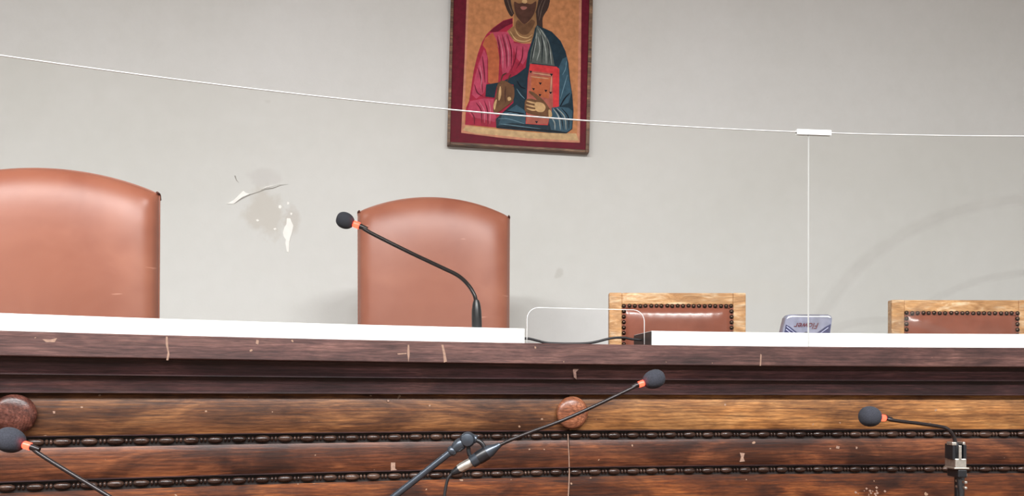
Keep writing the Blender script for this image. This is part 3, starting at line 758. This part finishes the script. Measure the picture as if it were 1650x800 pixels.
    stroke([(320, 415), (330, 385), (350, 372)], 6, 'icon_beard'); stroke([(350, 420), (362, 395), (370, 380)], 6, 'icon_beard')
    # cuff and sleeve of the mantle arm
    poly([(575, 545), (612, 540), (660, 545), (680, 560), (676, 650), (650, 668), (572, 655), (560, 610), (578, 590)], 'icon_bluel')
    for p in ([(582, 548), (610, 590), (620, 655)], [(600, 546), (640, 590), (648, 655)], [(572, 590), (590, 620), (592, 655)]): stroke(p, 6, 'icon_silver')
    for p in ([(592, 548), (622, 590), (634, 655)], [(625, 548), (658, 590), (662, 650)]): stroke(p, 6, 'icon_navy')
    mk('painting', V, Fc, [M[k] for k in mats], t, mi=MI)
    return t
IC = dict(icon_border=(104, 20, 40), icon_pale=(205, 140, 112), icon_gold=(196, 132, 88), icon_cream=(206, 172, 128), icon_hair=(62, 46, 42), icon_hairl=(104, 84, 74),
          icon_skin=(150, 110, 74), icon_skind=(112, 78, 54), icon_skinl=(206, 168, 120), icon_beard=(84, 54, 44), icon_lip=(170, 110, 100), icon_red=(166, 42, 66), icon_reddark=(110, 24, 46),
          icon_pink=(188, 72, 98), icon_rose=(214, 132, 148), icon_orange=(186, 102, 66), icon_blue=(32, 52, 64), icon_bluel=(58, 88, 104), icon_grey=(92, 100, 96), icon_silver=(158, 164, 160),
          icon_navy=(16, 22, 34), icon_sky=(112, 144, 160), icon_book=(214, 62, 66), icon_cover=(176, 98, 84), icon_silver2=(200, 160, 128))
for k, c in IC.items(): M[k] = plain(k.replace('icon', 'painted'), [q*.93 for q in c], .6, var=.2, scale=45, spec=.12)
picture()

# ------------------------------------------------------------------ gooseneck microphones
def windscreen(t, tip, back, r, parent):
    ax = (tip-back); L = ax.length; prof = []
    for k in range(17):
        s = k/16; x = s*L; q = math.sin(math.acos(max(-1, min(1, 2*s-1))))
        prof.append((x, max(.001, r*q**.85*(1.0-.10*(1-s)))))
    o = lathe('windscreen', M['foam'], back, ax, prof, parent, n=28)
    return o
def microphone(label, tip, ring, neck, body, r_head, r_neck, thick, extra=None):
    """tip..ring: ends of the foam; neck: list of points; body: (start, end) of the handle"""
    t = thing('gooseneck_microphone', label, 'microphone', body[1] if body else neck[-1], 0, 'gooseneck microphones')
    def Q(o): return into(o, t)
    ax = (tip-ring).normalized()
    Q(windscreen(t, tip, ring, r_head, None))
    rr = r_neck*1.75
    Q(lathe('light_ring', M['ring'], ring-ax*(rr*1.9), ax, [(0, rr*.85), (rr*.2, rr), (rr*1.8, rr), (rr*2.0, rr*.8)], None))
    n0 = ring-ax*(rr*1.9)
    ld = bpy.data.lights.new('ring_glow', 'POINT'); ld.energy = .006; ld.color = (1, .05, .03); ld.shadow_soft_size = .002
    lo = bpy.data.objects.new('ring_glow', ld); COL.objects.link(lo); lo.parent = t
    lo.location = ring-ax*rr*.6+Vector((0, -rr*1.5, rr*1.2))-Vector(t.location)
    Q(lathe('ring_collar', M['neck'], n0-ax*rr*2.4, ax, [(0, r_neck), (rr*1.2, r_neck*1.25), (rr*2.4, r_neck*1.5)], None))
    Q(tube('gooseneck', M['neck'], [n0]+neck, r_neck, None))
    if body:
        s, e = body; L = (e-s).length
        Q(lathe('handle', M['steel'] if thick > 1 else M['black'], s, e-s, [(0, r_neck*1.3), (L*.12, r_neck*1.9), (L*.35, r_neck*2.4*thick), (L*.55, r_neck*2.5*thick), (L*.97, r_neck*2.5*thick), (L, r_neck*2.2*thick)], None))
    return t, Q
# on the bench
zb = ZW
dm = arc(R0+.09, ang_at(768, R0+.09), 0).y
b0 = P(768.5, 527, dm); b0.z = zb+.0005
t, Q = microphone('black gooseneck microphone standing on the left white board, bending left', P(542.5, 350.5, dm+.12), P(570, 361, dm+.12),
    [P(600, 377, dm+.115), P(660, 407, dm+.09), P(712, 431.5, dm+.05), P(738, 444.5, dm+.03), P(754, 459, dm+.01), P(764, 475, dm), P(767.5, 488, dm)],
    (P(767.5, 484, dm), b0), .0245, .0054, 1.0)
Q(lathe('base_flange', M['nickel'], b0, Vector((0, 0, 1)), [(0, .015), (.003, .015), (.004, .012)], None))

def cable_from(p0, d0, t_inv=None, length=1.0):
    pass
# boom microphone in front of the middle of the bench
dC = 1.62
t, Q = microphone('black gooseneck microphone on a boom arm, pointing up right past the round boss', P(1070, 606, dC+.04), P(1037, 617.5, dC+.03),
    [P(1010, 630, dC+.02), P(960, 654, dC+.01), P(905, 678.5, dC), P(855, 697, dC), P(820, 711, dC), P(800, 720.5, dC)],
    (P(806, 717, dC), P(759.5, 745.5, dC)), .0205, .0036, 1.45)
ax = (P(745, 753, dC)-P(765, 742, dC)).normalized()
Q(lathe('connector_sleeve', M['nickel'], P(763, 743.5, dC), ax, [(0, .0088), (.004, .0098), (.026, .0098), (.034, .0088)], None))
Q(lathe('connector_boot', M['black'], P(740, 757, dC), ax, [(-.006, .0085), (.004, .0085), (.016, .0052), (.018, .004)], None))
Q(tube('cable', M['cable'], [P(729, 763, dC), P(722, 772, dC), P(718, 788, dC), P(715.5, 812, dC), P(712, 900, dC), P(716, 1100, dC), Vector((P(716, 0, dC).x, dC, .3)), Vector((P(716, 0, dC).x+.03, dC-.02, .005))], .0031, None))
def stand(label, loc):
    t = thing('microphone_stand', label, 'stand', loc, 0, 'microphone stands')
    def Q(o): return into(o, t)
    Q(lathe('round_base', M['black'], Vector(loc), Vector((0, 0, 1)), [(0, .13), (.012, .13), (.018, .12), (.022, .03), (.05, .018)], None, n=40))
    return t, Q
bend = P(560, 862, dC-.02)
loc = (bend.x, bend.y, 0.0)
t, Q = stand('black boom stand whose angled arm holds the middle microphone', loc)
Q(lathe('pole', M['steel'], Vector(loc)+Vector((0, 0, .04)), Vector((0, 0, 1)), [(0, .011), (bend.z-.05, .011)], None))
Q(lathe('boom_clutch', M['black'], bend-Vector((0, .03, 0)), Vector((0, 1, 0)), [(0, .018), (.01, .024), (.05, .024), (.06, .018)], None))
j0, j1 = P(540, 876, dC), P(735, 722, dC)
Q(lathe('boom_arm', M['steel'], j0, j1-j0, [(0, .0068), ((j1-j0).length, .0068)], None))
aj = (j1-j0).normalized()
Q(lathe('arm_collar', M['steel'], P(724, 730.5, dC), aj, [(0, .0072), (.004, .0105), (.010, .0105), (.012, .009), (.020, .0125), (.030, .0128), (.036, .011)], None))
jp = P(753.5, 709, dC)
Q(lathe('swivel_joint', M['steel'], jp+Vector((0, .014, 0)), Vector((0, -1, 0)), [(0, .013), (.003, .0155), (.022, .0155), (.027, .012), (.029, .004)], None))
Q(tube('swivel_neck', M['steel'], [P(738, 720, dC), P(746, 712, dC), P(757, 706, dC), P(768, 709, dC)], .0085, None))
Q(tube('clip_arm', M['black'], [P(760, 708, dC), P(774, 713, dC), P(781, 723, dC), P(780, 731, dC)], .0045, None))
Q(tube('clip_arm', M['black'], [P(755, 718, dC), P(755, 728, dC), P(758, 736, dC), P(763, 741, dC)], .0042, None))
axb = (P(806, 717, dC)-P(759.5, 745.5, dC)).normalized()
Q(lathe('clip_band', M['black'], P(770, 739, dC), axb, [(0, .0138), (.006, .0142), (.018, .0142), (.022, .0138)], None))

# right-hand microphone
dD = 1.75
t, Q = microphone('black gooseneck microphone on an upright stand at the right, round foam pointing left', P(1386.5, 670, dD-.03), P(1418, 673.5, dD-.02),
    [P(1440, 678, dD-.02), P(1480, 683, dD-.01), P(1515, 688, dD), P(1527, 692, dD), P(1535, 701, dD), P(1539, 711, dD), P(1541.5, 722, dD)],
    (P(1541, 714, dD), P(1544, 771, dD)), .0232, .0038, .62)
Q(tube('cable', M['cable'], [P(1544.5, 768, dD), P(1547, 786, dD), P(1549, 815, dD), P(1553, 960, dD), Vector((P(1553, 0, dD).x+.03, dD-.02, .3)), Vector((P(1553, 0, dD).x+.06, dD-.06, .005))], .0052, None))
base = P(1546, 700, dD+.035); loc = (base.x, base.y, 0.0)
t, Q = stand('upright black stand with a silver clamp at the right, holding the round-foam microphone', loc)
ztop = P(1541, 772, dD).z
Q(lathe('pole', M['black'], Vector(loc)+Vector((0, 0, .04)), Vector((0, 0, 1)), [(0, .010), (ztop-.04, .010)], None))
def px_box(nm, mat, x0, x1, y0, y1, d, y_near, y_far, bev=.001):
    a_, b_ = P(x0, y1, d), P(x1, y0, d)
    return Q(mbox(nm, mat, (a_.x, b_.x, d+y_near, d+y_far, a_.z, b_.z), None, bev))
px_box('clamp_back', M['black'], 1531, 1553, 716, 740, dD, .011, .022)
px_box('clamp_cheek', M['black'], 1531, 1536, 717, 741, dD, -.010, .012)
px_box('clamp_cheek', M['black'], 1548.5, 1553.5, 717, 741, dD, -.010, .012)
px_box('clamp_spine', M['nickel'], 1539.5, 1544, 718, 741, dD, -.014, -.0095)
px_box('clamp_body', M['nickel'], 1534, 1552, 739, 755, dD, -.0135, .030, .002)
px_box('clamp_lip', M['nickel'], 1530, 1537, 713, 718, dD, -.011, .012)
px_box('clamp_lip', M['nickel'], 1547, 1551, 712.5, 717, dD, -.011, .012)
px_box('clamp_ring', M['nickel'], 1532, 1556, 753.5, 756, dD, -.0145, .030)
px_box('clamp_sleeve', M['black'], 1539, 1554, 756, 770, dD, -.012, .034, .003)
for y in (764, 776, 785): px_box('thumb_screw', M['nickel'], 1553, 1557, y, y+4, dD, -.004, .034)

# left-hand microphone
dA = 1.32
nk = [P(65, 733, dA), P(110, 761, dA), P(160, 791, dA), P(215, 826, dA), P(250, 858, dA), P(262, 890, dA), P(264, 925, dA)]
t, Q = microphone('black gooseneck microphone in the bottom left corner, foam tip cropped by the frame', P(-5, 703, dA), P(38.5, 717, dA), nk,
    (P(264, 915, dA), P(265, 1000, dA)), .0218, .0036, 1.0)
pb_ = P(265, 1000, dA); loc = (pb_.x, pb_.y, 0.0)
t, Q = stand('low stand under the bottom left microphone, below the photo', loc)
Q(lathe('pole', M['steel'], Vector(loc)+Vector((0, 0, .04)), Vector((0, 0, 1)), [(0, .011), (pb_.z-.041, .011)], None))
